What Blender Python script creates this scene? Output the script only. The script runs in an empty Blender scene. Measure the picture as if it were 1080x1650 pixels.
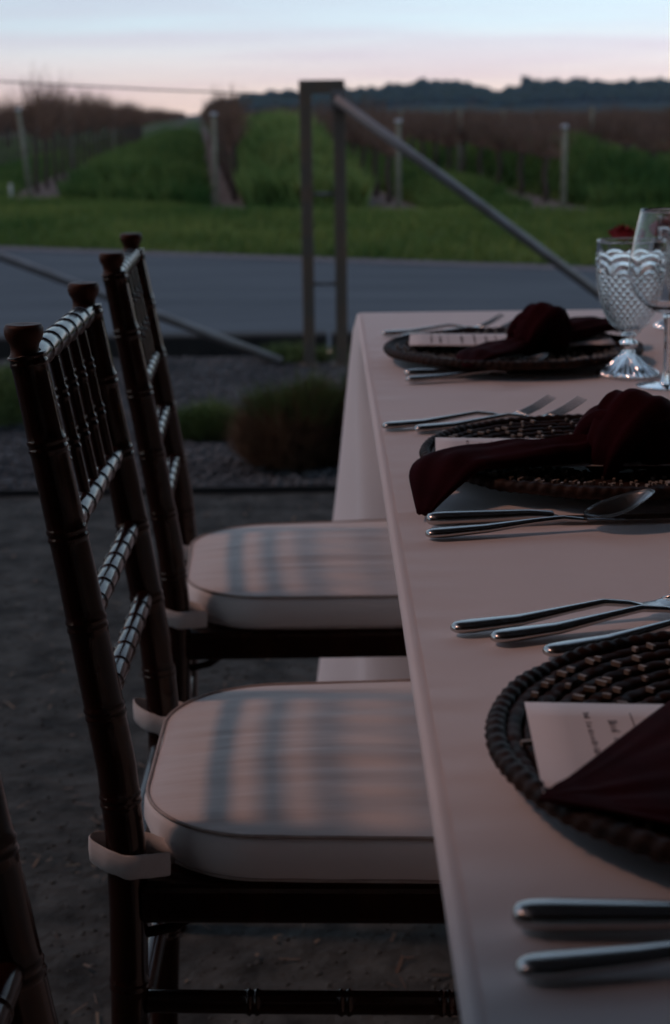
import bpy, math, random
import numpy as np
from mathutils import Vector, Matrix, noise
R = math.radians
random.seed(7); rng = np.random.default_rng(7)
S = bpy.context.scene
C = S.collection

# ------------------------------------------------------------------ camera
CAM_H = 1.0933
F_PX, PITCH, ROLL, YAW = 2649.3, R(13.608), R(.7435), R(.12)
cd = bpy.data.cameras.new('camera'); cam = bpy.data.objects.new('camera', cd); C.objects.link(cam)
cd.sensor_fit = 'VERTICAL'; cd.sensor_height = 36; cd.sensor_width = 36*1080/1650
cd.lens = F_PX/1650*36; cd.clip_start = .05; cd.clip_end = 9000
r0 = Vector((math.cos(YAW), -math.sin(YAW), 0)); f0 = Vector((math.sin(YAW), math.cos(YAW), 0))
fw = f0*math.cos(PITCH) - Vector((0, 0, 1))*math.sin(PITCH)
up = f0*math.sin(PITCH) + Vector((0, 0, 1))*math.cos(PITCH)
rt = r0*math.cos(ROLL) - up*math.sin(ROLL)
u2 = (-fw).cross(rt)
m = Matrix((rt, u2, -fw)).transposed().to_4x4(); m.translation = (0, 0, CAM_H)
cam.matrix_world = m
cd.dof.use_dof = True; cd.dof.focus_distance = 1.22; cd.dof.aperture_fstop = 9.5
S.camera = cam

# ------------------------------------------------------------------ sky, sun, exposure
SUN_EL, SUN_AZ = R(50), R(-84)          # azimuth measured from +Y, negative = to the left
W = bpy.data.worlds.new('World'); S.world = W; W.use_nodes = True
nt = W.node_tree; nt.nodes.clear()
def N(t, k, **kw):
    n = t.nodes.new(k)
    for a, b in kw.items(): setattr(n, a, b)
    return n
wo = N(nt, 'ShaderNodeOutputWorld'); add = N(nt, 'ShaderNodeAddShader')
b1 = N(nt, 'ShaderNodeBackground'); b2 = N(nt, 'ShaderNodeBackground')
sky = N(nt, 'ShaderNodeTexSky', sky_type='NISHITA', sun_disc=False, sun_elevation=SUN_EL, sun_rotation=SUN_AZ)
nt.links.new(sky.outputs[0], b2.inputs[0]); b2.inputs[1].default_value = .006
tc = N(nt, 'ShaderNodeTexCoord'); sx = N(nt, 'ShaderNodeSeparateXYZ'); nt.links.new(tc.outputs['Generated'], sx.inputs[0])
ramp = N(nt, 'ShaderNodeValToRGB'); cr = ramp.color_ramp
def lin(c): return tuple(((v/255+.055)/1.055)**2.4 if v > 10 else v/255/12.92 for v in c)+(1,)
st = [(0, (255, 226, 212)), (.012, (255, 232, 220)), (.028, (246, 237, 236)), (.05, (220, 238, 248)), (.09, (200, 230, 246)), (.22, (150, 180, 204)), (.5, (98, 124, 152)), (1, (74, 100, 128))]
while len(cr.elements) < len(st): cr.elements.new(.5)
for e, (p, c) in zip(cr.elements, st): e.position = p; e.color = lin(c)
nt.links.new(sx.outputs['Z'], ramp.inputs[0])
# thin stretched clouds
mp = N(nt, 'ShaderNodeMapping'); mp.inputs['Scale'].default_value = (2.2, 2.2, 34); nt.links.new(tc.outputs['Generated'], mp.inputs[0])
nz = N(nt, 'ShaderNodeTexNoise'); nz.inputs['Scale'].default_value = 1.9; nz.inputs['Detail'].default_value = 5; nz.inputs['Roughness'].default_value = .5
nt.links.new(mp.outputs[0], nz.inputs['Vector'])
r2 = N(nt, 'ShaderNodeValToRGB'); r2.color_ramp.elements[0].position = .42; r2.color_ramp.elements[1].position = .68
r2.color_ramp.elements[1].color = (.6, .6, .6, 1)
nt.links.new(nz.outputs[0], r2.inputs[0])
cl = N(nt, 'ShaderNodeValToRGB')
cl.color_ramp.elements.new(.5)
for e, (p, c) in zip(cl.color_ramp.elements, [(0, (244, 198, 198)), (.03, (222, 206, 220)), (.08, (198, 208, 228))]): e.position = p; e.color = lin(c)
nt.links.new(sx.outputs['Z'], cl.inputs[0])
mx = N(nt, 'ShaderNodeMix', data_type='RGBA'); nt.links.new(r2.outputs[0], mx.inputs[0]); nt.links.new(ramp.outputs[0], mx.inputs[6]); nt.links.new(cl.outputs[0], mx.inputs[7])
# gently brighter to the right, as the sky in view is
mr = N(nt, 'ShaderNodeMapRange'); mr.inputs['From Min'].default_value = -.25; mr.inputs['From Max'].default_value = .3; mr.inputs['To Min'].default_value = .86; mr.inputs['To Max'].default_value = 1.12
nt.links.new(sx.outputs['X'], mr.inputs[0])
vm = N(nt, 'ShaderNodeVectorMath', operation='SCALE'); nt.links.new(mx.outputs[2], vm.inputs[0]); nt.links.new(mr.outputs[0], vm.inputs['Scale'])
nt.links.new(vm.outputs[0], b1.inputs[0]); b1.inputs[1].default_value = 1.08
nt.links.new(b1.outputs[0], add.inputs[0]); nt.links.new(b2.outputs[0], add.inputs[1]); nt.links.new(add.outputs[0], wo.inputs[0])

sd = bpy.data.lights.new('sun', 'SUN'); sd.energy = .50; sd.angle = R(5.5); sd.color = (1, .52, .37)
sun = bpy.data.objects.new('sun', sd); C.objects.link(sun)
sdir = Vector((math.sin(SUN_AZ)*math.cos(SUN_EL), math.cos(SUN_AZ)*math.cos(SUN_EL), math.sin(SUN_EL)))
sun.rotation_euler = sdir.to_track_quat('Z', 'Y').to_euler(); sun.location = (-4, 0, 8)
S.view_settings.view_transform = 'Standard'; S.view_settings.look = 'None'; S.view_settings.exposure = 0; S.view_settings.gamma = 1
S.view_settings.use_curve_mapping = False
S.render.engine = 'CYCLES'; S.cycles.use_denoising = True; S.cycles.max_bounces = 10; S.cycles.transmission_bounces = 10
S.cycles.transparent_max_bounces = 12; S.cycles.volume_bounces = 0; S.cycles.sample_clamp_indirect = 3

# ------------------------------------------------------------------ materials
def mat(name, col, rough=.6, metal=0, coat=0, col2=None, nscale=20, bump=0, bscale=60, bdist=.002, spec=.5, sheen=0, trans=0, ior=1.45, stretch=None, detail=5, contrast=(.35, .65), emis=None):
    M = bpy.data.materials.new(name); M.use_nodes = True; t = M.node_tree; b = t.nodes['Principled BSDF']
    b.inputs['Base Color'].default_value = (*col, 1); b.inputs['Roughness'].default_value = rough; b.inputs['Metallic'].default_value = metal
    b.inputs['Coat Weight'].default_value = coat; b.inputs['Coat Roughness'].default_value = .12; b.inputs['Specular IOR Level'].default_value = spec
    b.inputs['Sheen Weight'].default_value = sheen; b.inputs['Transmission Weight'].default_value = trans; b.inputs['IOR'].default_value = ior
    if emis: b.inputs['Emission Color'].default_value = (*emis[0], 1); b.inputs['Emission Strength'].default_value = emis[1]
    tcn = N(t, 'ShaderNodeTexCoord'); mp = N(t, 'ShaderNodeMapping'); t.links.new(tcn.outputs['Object'], mp.inputs[0])
    if stretch: mp.inputs['Scale'].default_value = stretch
    if col2:
        nz = N(t, 'ShaderNodeTexNoise'); nz.inputs['Scale'].default_value = nscale; nz.inputs['Detail'].default_value = detail; nz.inputs['Roughness'].default_value = .62
        t.links.new(mp.outputs[0], nz.inputs['Vector'])
        rp = N(t, 'ShaderNodeValToRGB'); rp.color_ramp.elements[0].position, rp.color_ramp.elements[1].position = contrast
        rp.color_ramp.elements[0].color = (*col, 1); rp.color_ramp.elements[1].color = (*col2, 1)
        t.links.new(nz.outputs[0], rp.inputs[0]); t.links.new(rp.outputs[0], b.inputs['Base Color'])
    if bump:
        n2 = N(t, 'ShaderNodeTexNoise'); n2.inputs['Scale'].default_value = bscale; n2.inputs['Detail'].default_value = 4
        t.links.new(mp.outputs[0], n2.inputs['Vector'])
        bp = N(t, 'ShaderNodeBump'); bp.inputs['Strength'].default_value = bump; bp.inputs['Distance'].default_value = bdist
        t.links.new(n2.outputs[0], bp.inputs['Height']); t.links.new(bp.outputs[0], b.inputs['Normal'])
    return M
wood = mat('mahogany_lacquer', (.026, .0065, .0028), .20, coat=.15, spec=.4, col2=(.012, .003, .0025), nscale=14, stretch=(1, 1, .15), bump=.15, bscale=40)
woodtop = mat('reddish_mahogany', (.075, .022, .011), .5, coat=.0, spec=.25, col2=(.04, .011, .006), nscale=50, bump=.2, bscale=90)  # redder and lighter than the other chair wood, for the finials
for w_ in (wood, woodtop):
    w_.node_tree.nodes['Principled BSDF'].inputs['Specular Tint'].default_value = (1, .80, .62, 1)  # warm light on the chair highlights is put into this tint
cushm = mat('ivory_cushion_fabric', (.82, .71, .66), .62, col2=(.75, .655, .61), nscale=6, sheen=.25, bump=.35, bscale=9, bdist=.006, stretch=(.6, 3.5, 1))
tiem = mat('ivory_tie_fabric', (.72, .66, .62), .7, col2=(.64, .58, .55), nscale=30, bump=.4, bscale=50)
pipem = mat('tan_piping', (.46, .36, .31), .6, col2=(.36, .27, .23), nscale=60)
clothm = mat('white_table_linen', (.84, .765, .755), .75, col2=(.80, .725, .715), nscale=4, sheen=.15, bump=.35, bscale=8, bdist=.008)
napm = mat('burgundy_napkin', (.034, .0022, .005), .95, col2=(.021, .0013, .0035), nscale=26, sheen=.0, spec=.1, bump=.3, bscale=400, bdist=.0006)
steel = mat('brushed_steel', (.50, .48, .46), .24, metal=1, bump=.05, bscale=300, bdist=.0003)
ratt = mat('dark_rattan', (.045, .018, .010), .6, spec=.2, col2=(.010, .006, .005), nscale=60, bump=.4, bscale=120, bdist=.001)
ratt2 = mat('pale_rattan_stitch', (.42, .34, .28), .5, col2=(.2, .14, .10), nscale=90)
paper = mat('menu_paper', (.78, .70, .69), .8, col2=(.74, .66, .65), nscale=9)
ink = mat('menu_ink', (.16, .12, .13), .8)
def glass_mat(name, col, rough):
    M = mat(name, col, rough, trans=1, ior=1.5); return M
glass = glass_mat('clear_glass', (.99, .99, .99), 0.0)
cglass = glass_mat('cut_glass', (.97, .98, .99), .02)
waterm = mat('water', (.98, .99, 1), 0, trans=1, ior=1.33)
gatem = mat('weathered_gate_steel', (.14, .112, .088), .6, col2=(.23, .13, .075), nscale=5, bump=.2, bscale=60, contrast=(.45, .75))
pipe = mat('galvanised_pipe', (.27, .26, .26), .5, metal=.35, col2=(.2, .18, .17), nscale=8)
wire = mat('wire', (.1, .1, .11), .5, metal=.5)
asph = mat('asphalt', (.050, .064, .078), .85, col2=(.092, .111, .128), nscale=1.6, bump=.4, bscale=90, bdist=.004, detail=9, stretch=(.28, 1.5, 1), contrast=(.3, .7), spec=0.3)
should = mat('pale_gravel', (.22, .205, .215), .9, col2=(.13, .13, .14), nscale=18, bump=.5, bscale=40, bdist=.01, spec=0.08)
dirt = mat('compacted_dirt', (.034, .037, .036), .95, col2=(.095, .100, .094), nscale=11, bump=1.0, bscale=26, bdist=.012, detail=9, spec=0.08)
gravelm = mat('blue_gravel', (.05, .056, .060), .95, col2=(.12, .125, .13), nscale=16, bump=.9, bscale=50, bdist=.012, detail=9, spec=0.08)
field = mat('field_ground', (.05, .062, .028), .95, col2=(.09, .075, .05), nscale=.4, spec=0.08)
soil = mat('bare_soil', (.11, .088, .078), .95, col2=(.18, .15, .135), nscale=4, bump=.6, bscale=20, bdist=.02, spec=0.08)
grassb = mat('grass_turf', (.05, .088, .02), .9, col2=(.10, .14, .035), nscale=.9, bump=.6, bscale=30, bdist=.03, spec=0.08)
grassb2 = mat('tall_grass_base', (.035, .065, .018), .9, col2=(.075, .12, .03), nscale=1.1, bump=.6, bscale=20, bdist=.05, spec=0.08)
def blade_mat(name, c1, c2, sc):
    return mat(name, c1, .7, col2=c2, nscale=sc, spec=.2)
blade1 = blade_mat('grass_blade', (.065, .125, .026), (.20, .24, .06), .45)
blade2 = blade_mat('cover_crop_blade', (.04, .10, .022), (.17, .23, .06), .4)
blade3 = blade_mat('mustard_cover_blade', (.08, .17, .04), (.24, .30, .09), .5)
bark = mat('vine_bark', (.055, .036, .028), .9, col2=(.09, .062, .05), nscale=30)
canem = mat('vine_cane', (.09, .046, .033), .8, col2=(.21, .12, .08), nscale=3)
stake = mat('weathered_stake', (.25, .24, .18), .8, col2=(.15, .14, .10), nscale=9)
capm = mat('zinc_cap', (.5, .5, .53), .4, metal=.6)
tubem = mat('white_grow_tube', (.45, .45, .43), .6)
timber = mat('black_timber', (.018, .017, .017), .85, col2=(.03, .027, .025), nscale=12, bump=.4, bscale=30)
edgem = mat('edging_steel', (.03, .028, .027), .8)
hillm = mat('hill_grassland', (.05, .075, .04), .95, col2=(.035, .05, .035), nscale=.01, spec=0.08)
treem = mat('oak_foliage', (.02, .036, .016), .9, col2=(.034, .054, .022), nscale=.05, spec=0.08)
tufm = mat('dry_russet_grass', (.30, .17, .095), .85, col2=(.14, .085, .05), nscale=12)
tufg = mat('green_tips_grass', (.17, .24, .075), .85, col2=(.10, .14, .045), nscale=12)
stone = mat('pebble', (.08, .085, .09), .9, col2=(.17, .17, .17), nscale=2.5, spec=0.08)
dstone = mat('dirt_clod', (.05, .052, .05), .95, col2=(.13, .135, .125), nscale=2.5, spec=0.08)
straw = mat('straw', (.22, .165, .11), .8, col2=(.11, .07, .05), nscale=4)
roofw = mat('roof_boards', (.10, .07, .055), .8, col2=(.06, .042, .034), nscale=3, stretch=(1, 8, 1))
rosem = mat('red_petals', (.38, .015, .025), .7, col2=(.2, .008, .015), nscale=40)
leafm = mat('dark_leaves', (.03, .06, .02), .6)
ceram = mat('brown_vase', (.10, .05, .03), .4)

# ------------------------------------------------------------------ helpers
class MB:
    def __init__(s): s.v = []; s.f = []
    def add(s, v, f):
        o = len(s.v); s.v += [tuple(p) for p in v]; s.f += [tuple(i+o for i in q) for q in f]
    def box(s, c, d, rot=None):
        v = []
        for x in (-.5, .5):
            for y in (-.5, .5):
                for z in (-.5, .5):
                    p = Vector((x*d[0], y*d[1], z*d[2]))
                    if rot: p = rot @ p
                    v.append(p+Vector(c))
        s.add(v, [(0, 1, 3, 2), (4, 6, 7, 5), (0, 4, 5, 1), (2, 3, 7, 6), (0, 2, 6, 4), (1, 5, 7, 3)])
    def tube(s, pts, rad, seg=12, caps=True, flat=1.0, upv=None):
        pts = [Vector(p) for p in pts]; n = len(pts)
        if not hasattr(rad, '__len__'): rad = [rad]*n
        v = []; U = None
        for i, p in enumerate(pts):
            t = (pts[min(i+1, n-1)]-pts[max(i-1, 0)]).normalized()
            if U is None:
                a = Vector(upv) if upv else (Vector((0, 0, 1)) if abs(t.z) < .9 else Vector((1, 0, 0)))
                U = (a-t*a.dot(t)).normalized()
            else: U = (U-t*U.dot(t)).normalized()
            B = t.cross(U)
            for k in range(seg):
                a = 2*math.pi*k/seg
                v.append(p+(B*math.cos(a)+U*math.sin(a)*flat)*rad[i])
        f = [(i*seg+k, i*seg+(k+1) % seg, (i+1)*seg+(k+1) % seg, (i+1)*seg+k) for i in range(n-1) for k in range(seg)]
        if caps: f += [tuple(range(seg))[::-1], tuple((n-1)*seg+k for k in range(seg))]
        s.add(v, f)
    def lathe(s, prof, seg=32, c=(0, 0, 0), mod=None, closed=True):
        v = []; n = len(prof)
        for i, (r, z) in enumerate(prof):
            for k in range(seg):
                a = 2*math.pi*k/seg; rr = r+(mod(i, a) if mod else 0)
                v.append((c[0]+rr*math.cos(a), c[1]+rr*math.sin(a), c[2]+z))
        f = [(i*seg+k, i*seg+(k+1) % seg, (i+1)*seg+(k+1) % seg, (i+1)*seg+k) for i in range(n-1) for k in range(seg)]
        if closed: f += [tuple(range(seg))[::-1], tuple((n-1)*seg+k for k in range(seg))]
        s.add(v, f)
    def mesh(s, name, M, smooth=True):
        me = bpy.data.meshes.new(name); me.from_pydata(s.v, [], s.f); me.materials.append(M)
        if smooth: me.polygons.foreach_set('use_smooth', [True]*len(me.polygons))
        me.update(); return me
def mesh_np(name, v, f, M, smooth=False):
    v = np.asarray(v, np.float32); f = np.asarray(f, np.int32); k = f.shape[1]
    me = bpy.data.meshes.new(name); me.vertices.add(len(v)); me.vertices.foreach_set('co', v.ravel())
    me.loops.add(f.size); me.loops.foreach_set('vertex_index', f.ravel())
    me.polygons.add(len(f)); me.polygons.foreach_set('loop_start', np.arange(len(f), dtype=np.int32)*k)
    me.materials.append(M)
    if smooth: me.polygons.foreach_set('use_smooth', np.ones(len(f), bool))
    me.update(calc_edges=True); return me
def obj(name, me, parent=None, label=None, cat=None, group=None, kind=None, loc=None, rot=None):
    o = bpy.data.objects.new(name, me); C.objects.link(o)
    if parent: o.parent = parent
    if loc: o.location = loc
    if rot: o.rotation_euler = rot
    for k, v in (('label', label), ('category', cat), ('group', group), ('kind', kind)):
        if v: o[k] = v
    return o
def part(name, b, M, parent, smooth=True, kind=None, label=None):
    return obj(name, b.mesh(name, M, smooth), parent, kind=kind, label=label)
def empty(name, loc, rz=0, **kw):
    o = obj(name, None, loc=loc, rot=(0, 0, rz), **kw); o.empty_display_size = .05; return o
def dup(root, loc=None, rz=None, label=None, parent=None):
    c = root.copy(); C.objects.link(c)
    if parent: c.parent = parent
    if loc is not None: c.location = loc
    if rz is not None: c.rotation_euler = (0, 0, rz)
    if label: c['label'] = label
    for ch in list(root.children): dup(ch, parent=c)
    return c
def bevel(o, w, seg=2, ang=40):
    md = o.modifiers.new('bevel', 'BEVEL'); md.width = w; md.segments = seg; md.limit_method = 'ANGLE'; md.angle_limit = R(ang)
def sstep(a, b, x):
    t = min(1, max(0, (x-a)/(b-a))); return t*t*(3-2*t)
def interp(x, xs, ys): return float(np.interp(x, xs, ys))

# ================================================================== SETTING
def sheet(name, poly, z, M, kind='structure'):
    b = MB(); b.add([(x, y, z) for x, y in poly], [tuple(range(len(poly)))]); return obj(name, b.mesh(name, M, False), kind=kind)
sheet('field_ground', [(-2400, 8.1), (2400, 8.1), (2400, 2400), (-2400, 2400)], 0, field)
RN = (-60, 60)
sheet('ground', [(-60, -60), (60, -60), (60, 4.78), (-60, 4.78)], 0, dirt)
sheet('gravel_bed', [(-60, 4.78), (60, 4.78), (60, 7.75), (-60, 7.75)], -.004, gravelm)
def road_far(x): return 11.77+(1.858-x)*.557
fx = [-30, -2.9, 1.9, 14]
sheet('road', [(-30, 7.75)] + [(14, 7.75), (14, 7.9)] + [(x, road_far(x)-.25) for x in (6, 1.9, -2.9, -30)], .004, asph)
sheet('gravel_shoulder', [(-30, road_far(-30)-.26), (-2.9, road_far(-2.9)-.26), (1.9, road_far(1.9)-.26), (6, road_far(6)-.26), (6, road_far(6)+.05), (1.9, road_far(1.9)+.08), (-2.9, road_far(-2.9)+.5), (-30, road_far(-30)+.6)], .009, should)

# vineyard rows: start point of every row and the direction they share
RD = Vector((-.0751, 1, 0)).normalized(); RP = Vector((RD.y, -RD.x, 0))
rows = [(-11.6, 29.5), (-9.1, 27.6), (-6.6, 25.1), (-3.98, 22.47), (-1.31, 19.67), (.79, 18.58), (2.6, 18.41), (4.6, 18.2), (6.6, 18.0), (8.6, 17.9), (10.7, 17.8), (12.8, 17.7), (15, 17.6), (17.2, 17.5), (19.4, 17.4)]
def row_start(x): return interp(x, [-30, -11.6, -6.6, -3.98, -1.31, .79, 2.6, 20], [44, 29.5, 25.1, 22.47, 19.67, 18.58, 18.41, 17.3])
# grass verge between road and vineyard, gently uneven
def verge_h(x, y):
    a = road_far(x); b = row_start(x); t = (y-a)/(b-a)
    return .012+.10*max(0, math.sin(math.pi*min(1, max(0, t)))) * (0.6+.8*noise.noise((x*.8, y*.8, 0)))
b = MB(); nx, ny = 90, 26
xs = np.linspace(-14, 12, nx)
for x in xs:
    for j in range(ny):
        t = j/(ny-1); y = road_far(x)+.1+t*(row_start(x)+.4-road_far(x)-.1); y += .06*noise.noise((x*3, 0, 5))*(1-t)
        b.v.append((x, y, verge_h(x, y)))
b.f = [(i*ny+j, (i+1)*ny+j, (i+1)*ny+j+1, i*ny+j+1) for i in range(nx-1) for j in range(ny-1)]
obj('grass_verge', b.mesh('grass_verge', grassb), kind='structure')
def blades(name, pts, h, w, M, lean=.35, label=None):
    pts = np.asarray(pts); n = len(pts); a = rng.uniform(0, 2*np.pi, n); hh = h*rng.uniform(.5, 1.25, n)
    dx, dy = np.cos(a)*w, np.sin(a)*w; la = rng.uniform(0, 2*np.pi, n); ll = hh*rng.uniform(0, lean, n)*1.3
    v = np.empty((n, 4, 3)); v[:, 0] = pts+np.c_[dx, dy, np.zeros(n)]; v[:, 1] = pts-np.c_[dx, dy, np.zeros(n)]
    mid = pts+np.c_[np.cos(la)*ll*.35, np.sin(la)*ll*.35, hh*.6]
    v[:, 2] = mid-np.c_[dx, dy, np.zeros(n)]*.6; v[:, 3] = pts+np.c_[np.cos(la)*ll, np.sin(la)*ll, hh]
    o = np.arange(n)[:, None]*4
    f = np.concatenate([o+np.array([0, 1, 2]), o+np.array([0, 2, 3])])
    return obj(name, mesh_np(name, v.reshape(-1, 3), f, M), kind='stuff', label=label)
P = []
for _ in range(42000):
    x = random.uniform(-7, 5.5); t = random.random(); y = road_far(x)+.08+t*(row_start(x)+.5-road_far(x))
    if any(math.hypot(x-q[0], (y-q[1])*.8) < .52 for q in rows): continue
    P.append((x, y, verge_h(x, y)-.01))
blades('verge_grass', P, .10, .010, blade1, label='short green grass on the verge beyond the road')
# grass alleys and soil strips between the rows
MH = {2: .15, 3: .32, 4: .60, 5: .24, 6: .46, 7: .2}
for k in range(len(rows)-1):
    (xa, ya), (xb, yb) = rows[k], rows[k+1]
    A = Vector((xa, ya, 0)); B = Vector((xb, yb, 0)); b = MB(); nl, nw = 60, 9
    near = 3 <= k <= 7
    for i in range(nl):
        L = (i/(nl-1))**2*260
        for j in range(nw):
            t = j/(nw-1); p = A.lerp(B, .17+(.80 if k == 3 else .66)*t)+RD*(L+.15)
            hh = MH.get(k, .22)*math.sin(math.pi*t)**.6*sstep(0, 1.6, L)*(1+.5*noise.noise((p.x*.7, p.y*.5, 2)))
            b.v.append((p.x, p.y, .008+max(0, hh)))
    b.f = [(i*nw+j, i*nw+j+1, (i+1)*nw+j+1, (i+1)*nw+j) for i in range(nl-1) for j in range(nw-1)]
    obj('grass_alley', b.mesh('grass_alley', grassb2), kind='structure')
    if 2 <= k <= 8:
        P = []; n = 30000 if k == 4 else 17000 if near else 7000
        for _ in range(n):
            L = random.random()**1.7*60; t = random.random(); p = A.lerp(B, .17+(.80 if k == 3 else .66)*t)+RD*(L+.1)
            P.append((p.x, p.y, max(0, MH.get(k, .22)*(1+.5*noise.noise((p.x*.7, p.y*.5, 2)))*math.sin(math.pi*t)**.6*sstep(0, 1.6, L))))
        blades('alley_grass', P, .40 if k == 4 else .26 if k in (3, 6) else .15, .016, blade3 if k == 4 else blade2, label='tall green cover crop growing between the vine rows')
for (xa, ya) in rows:
    kk = xa == -1.31; A = Vector((xa+(.22 if kk else 0), ya, 0)); b = MB(); n = 40
    for i in range(n):
        L = -.75+(i/(n-1))**2*170
        w = ((.26 if kk else .43) if L > 1 else .45 if kk else .55)+.10*noise.noise((xa, L, 1)); 
        for sgn in (-1, 0, 1):
            p = A+RD*L+RP*sgn*w*(.55 if i == 0 else 1); b.v.append((p.x, p.y, .016+(.06 if sgn == 0 and i else .0)+.0*L))
    b.f = [(i*3+j, i*3+j+1, (i+1)*3+j+1, (i+1)*3+j) for i in range(n-1) for j in (0, 1)]
    obj('soil_strip', b.mesh('soil_strip', soil), kind='structure')

# ---- grapevines
def make_canes(ncane, seg, lo=3):
    v = []; f = []
    for _ in range(ncane):
        s0 = random.uniform(-.78, .78); p = Vector((s0, random.uniform(-.04, .04), .80+random.uniform(-.05, .05)))
        d = Vector((random.gauss(0, .28), random.gauss(0, .30), 1)).normalized(); L = random.uniform(.30, .72)*(1.15 if random.random() < .12 else 1)
        r = random.uniform(.005, .009); pts = [p.copy()]
        for q in range(seg):
            d = (d+Vector((random.gauss(0, .18), random.gauss(0, .18), -.05))).normalized(); p = p+d*L/seg; pts.append(p.copy())
        o = len(v)
        for q, pt in enumerate(pts):
            rr = r*(1-.65*q/seg)
            for a in (0, 2.09, 4.19): v.append((pt.x+rr*math.cos(a), pt.y+rr*math.sin(a), pt.z))
        for q in range(seg):
            for a in range(3): f.append((o+q*3+a, o+q*3+(a+1) % 3, o+q*3+3+(a+1) % 3, o+q*3+3+a))
    return v, f
variants = []
VS = [1.04, 1.04, 1.04, 1.03, .92, .86, .80, .78, .76, .76]
for k in range(4):
    v, f = make_canes(105, 3); cm = mesh_np('canes', v, f, canem)
    tb = MB(); x0 = random.uniform(-.1, .1)
    tb.tube([(x0, 0, -.02), (x0+.02, .01, .25), (x0-.03, -.01, .5), (x0+.01, .01, .74), (x0, 0, .80)], [.042, .032, .03, .034, .03], 8)
    tb.tube([(-.78, 0, .82), (-.4, .01, .80), (0, 0, .78), (.4, -.01, .81), (.78, 0, .80)], [.014, .02, .026, .02, .014], 6)
    variants.append((tb.mesh('trunk', bark), cm))
lv, lf = make_canes(46, 2); lv = np.array(lv); lf = np.array(lf); lv2 = lv.copy()
far_v = []; far_f = []; cnt = 0
rowname = ['sixth row left of the gate', 'fifth row left of the gate', 'fourth row left of the gate', 'long row at the left, behind the leftmost stake', 'narrow end-on row just left of the gate', 'row directly behind the steel gate', 'row behind the stake nearest the wine glasses', 'second row right of the brace', 'third row right of the brace', 'fourth row right of the brace'] + ['far right rows']*6
ang = math.atan2(RD.y, RD.x); cand = []
for k, (xa, ya) in enumerate(rows):
    for i in range(150):
        p = Vector((xa+(.24 if k == 4 else 0), ya, 0))+RD*(.9+i*1.55); cand.append((k, p, i))
def inview(p):
    return abs(p.x)/p.y < .235
cand.sort(key=lambda c: (not inview(c[1]), c[1].y))
ORD = ['first', 'second', 'third', 'fourth', 'fifth', 'sixth', 'seventh', 'eighth']
for n_, (k, p, idx) in enumerate(cand):
    rz = ang+(math.pi if random.random() < .5 else 0)
    if n_ < 290 and inview(p):
        tm, cm = random.choice(variants)
        e = empty('grapevine', (p.x, p.y, 0), rz, label=('leafless grapevine far down the '+rowname[k]) if idx > 7 else (ORD[idx]+' grapevine of the '+rowname[k]), cat='grapevine', group='grapevines of the '+rowname[k])
        s = random.uniform(.9, 1.12)*VS[min(k, 9)]; e.scale = (1, 1, s)
        obj('trunk', tm, e); obj('canes', cm, e)
    elif abs(p.x)/p.y < .33:
        ca, sa = math.cos(rz), math.sin(rz); q = np.empty_like(lv)
        ww = np.concatenate([lv, np.array([(-.04, 0, 0), (.04, 0, 0), (.04, 0, .8), (-.04, 0, .8)])]); q = np.empty_like(ww)
        q[:, 0] = ww[:, 0]*ca-ww[:, 1]*sa+p.x; q[:, 1] = ww[:, 0]*sa+ww[:, 1]*ca+p.y; q[:, 2] = ww[:, 2]*random.uniform(.92, 1.1)*VS[min(k, 9)]
        o = len(far_v)*len(ww); far_f.append(np.concatenate([lf, [[len(lv), len(lv)+1, len(lv)+2, len(lv)+3]]])+o); far_v.append(q)
obj('distant_grapevines', mesh_np('distant_grapevines', np.concatenate(far_v), np.concatenate(far_f), canem), kind='stuff', label='mass of leafless brown grapevines in the far vineyard')
# trellis stakes
def stake_obj(x, y, h, lean, label, cap=True):
    e = empty('trellis_stake', (x, y, 0), random.uniform(0, 3), label=label, cat='stake', group='pale end stakes of the vine rows' if cap else 'stakes along the vine rows')
    b = MB(); b.tube([(0, 0, -.05), (lean*.5, 0, h*.5), (lean, 0, h)], [.033, .030, .028], 10); part('shaft', b, stake, e)
    if cap:
        b = MB(); b.lathe([(.0, h-.002), (.038, h), (.040, h+.028), (.025, h+.038), (0, h+.038)], 12, (lean, 0, 0), closed=False); part('cap', b, capm, e)
    return e
en = [('pale end stake at the far left of the vineyard, leaning left', -3.98, 22.47, 1.19), ('pale end stake with bright top just left of the steel gate', -1.31, 19.67, 1.09), ('pale end stake just right of the steel gate, behind the brace', .79, 18.58, .99), ('pale end stake with bright top standing above the wine glasses', 2.6, 18.41, .91)]
for l, x, y, h in en:
    e = stake_obj(x, y, h, .0, l)
    e.rotation_euler = (0, R(-5) if x < -3 else 0, 0)
for k in (3, 5, 6, 7):
    for i in (7.5, 15, 22.5):
        p = Vector((rows[k][0], rows[k][1], 0))+RD*i
        if inview(p): stake_obj(p.x, p.y, 1.15, 0, 'weathered stake standing inside the '+rowname[k], False)['group'] = 'stakes inside the '+rowname[k]
b = MB(); b.tube([(0, 0, 0), (0, 0, .24)], .022, 12)
obj('grow_tube', b.mesh('grow_tube', tubem), label='short white tube on the soil beside the leftmost stake', cat='grow tube', loc=(-4.25, 22.5, 0))
for k in range(2, 9):
    b = MB(); A = Vector((rows[k][0], rows[k][1], 0))
    for z in (.8, 1.12):
        b.tube([A+Vector((0, 0, min(z, .9 if k > 5 else z)))+RD*0, A+Vector((0, 0, z))+RD*30], .004, 4)
    obj('trellis_wire', b.mesh('trellis_wire', wire), label='thin trellis wires running along the '+rowname[k], cat='wire')

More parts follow.
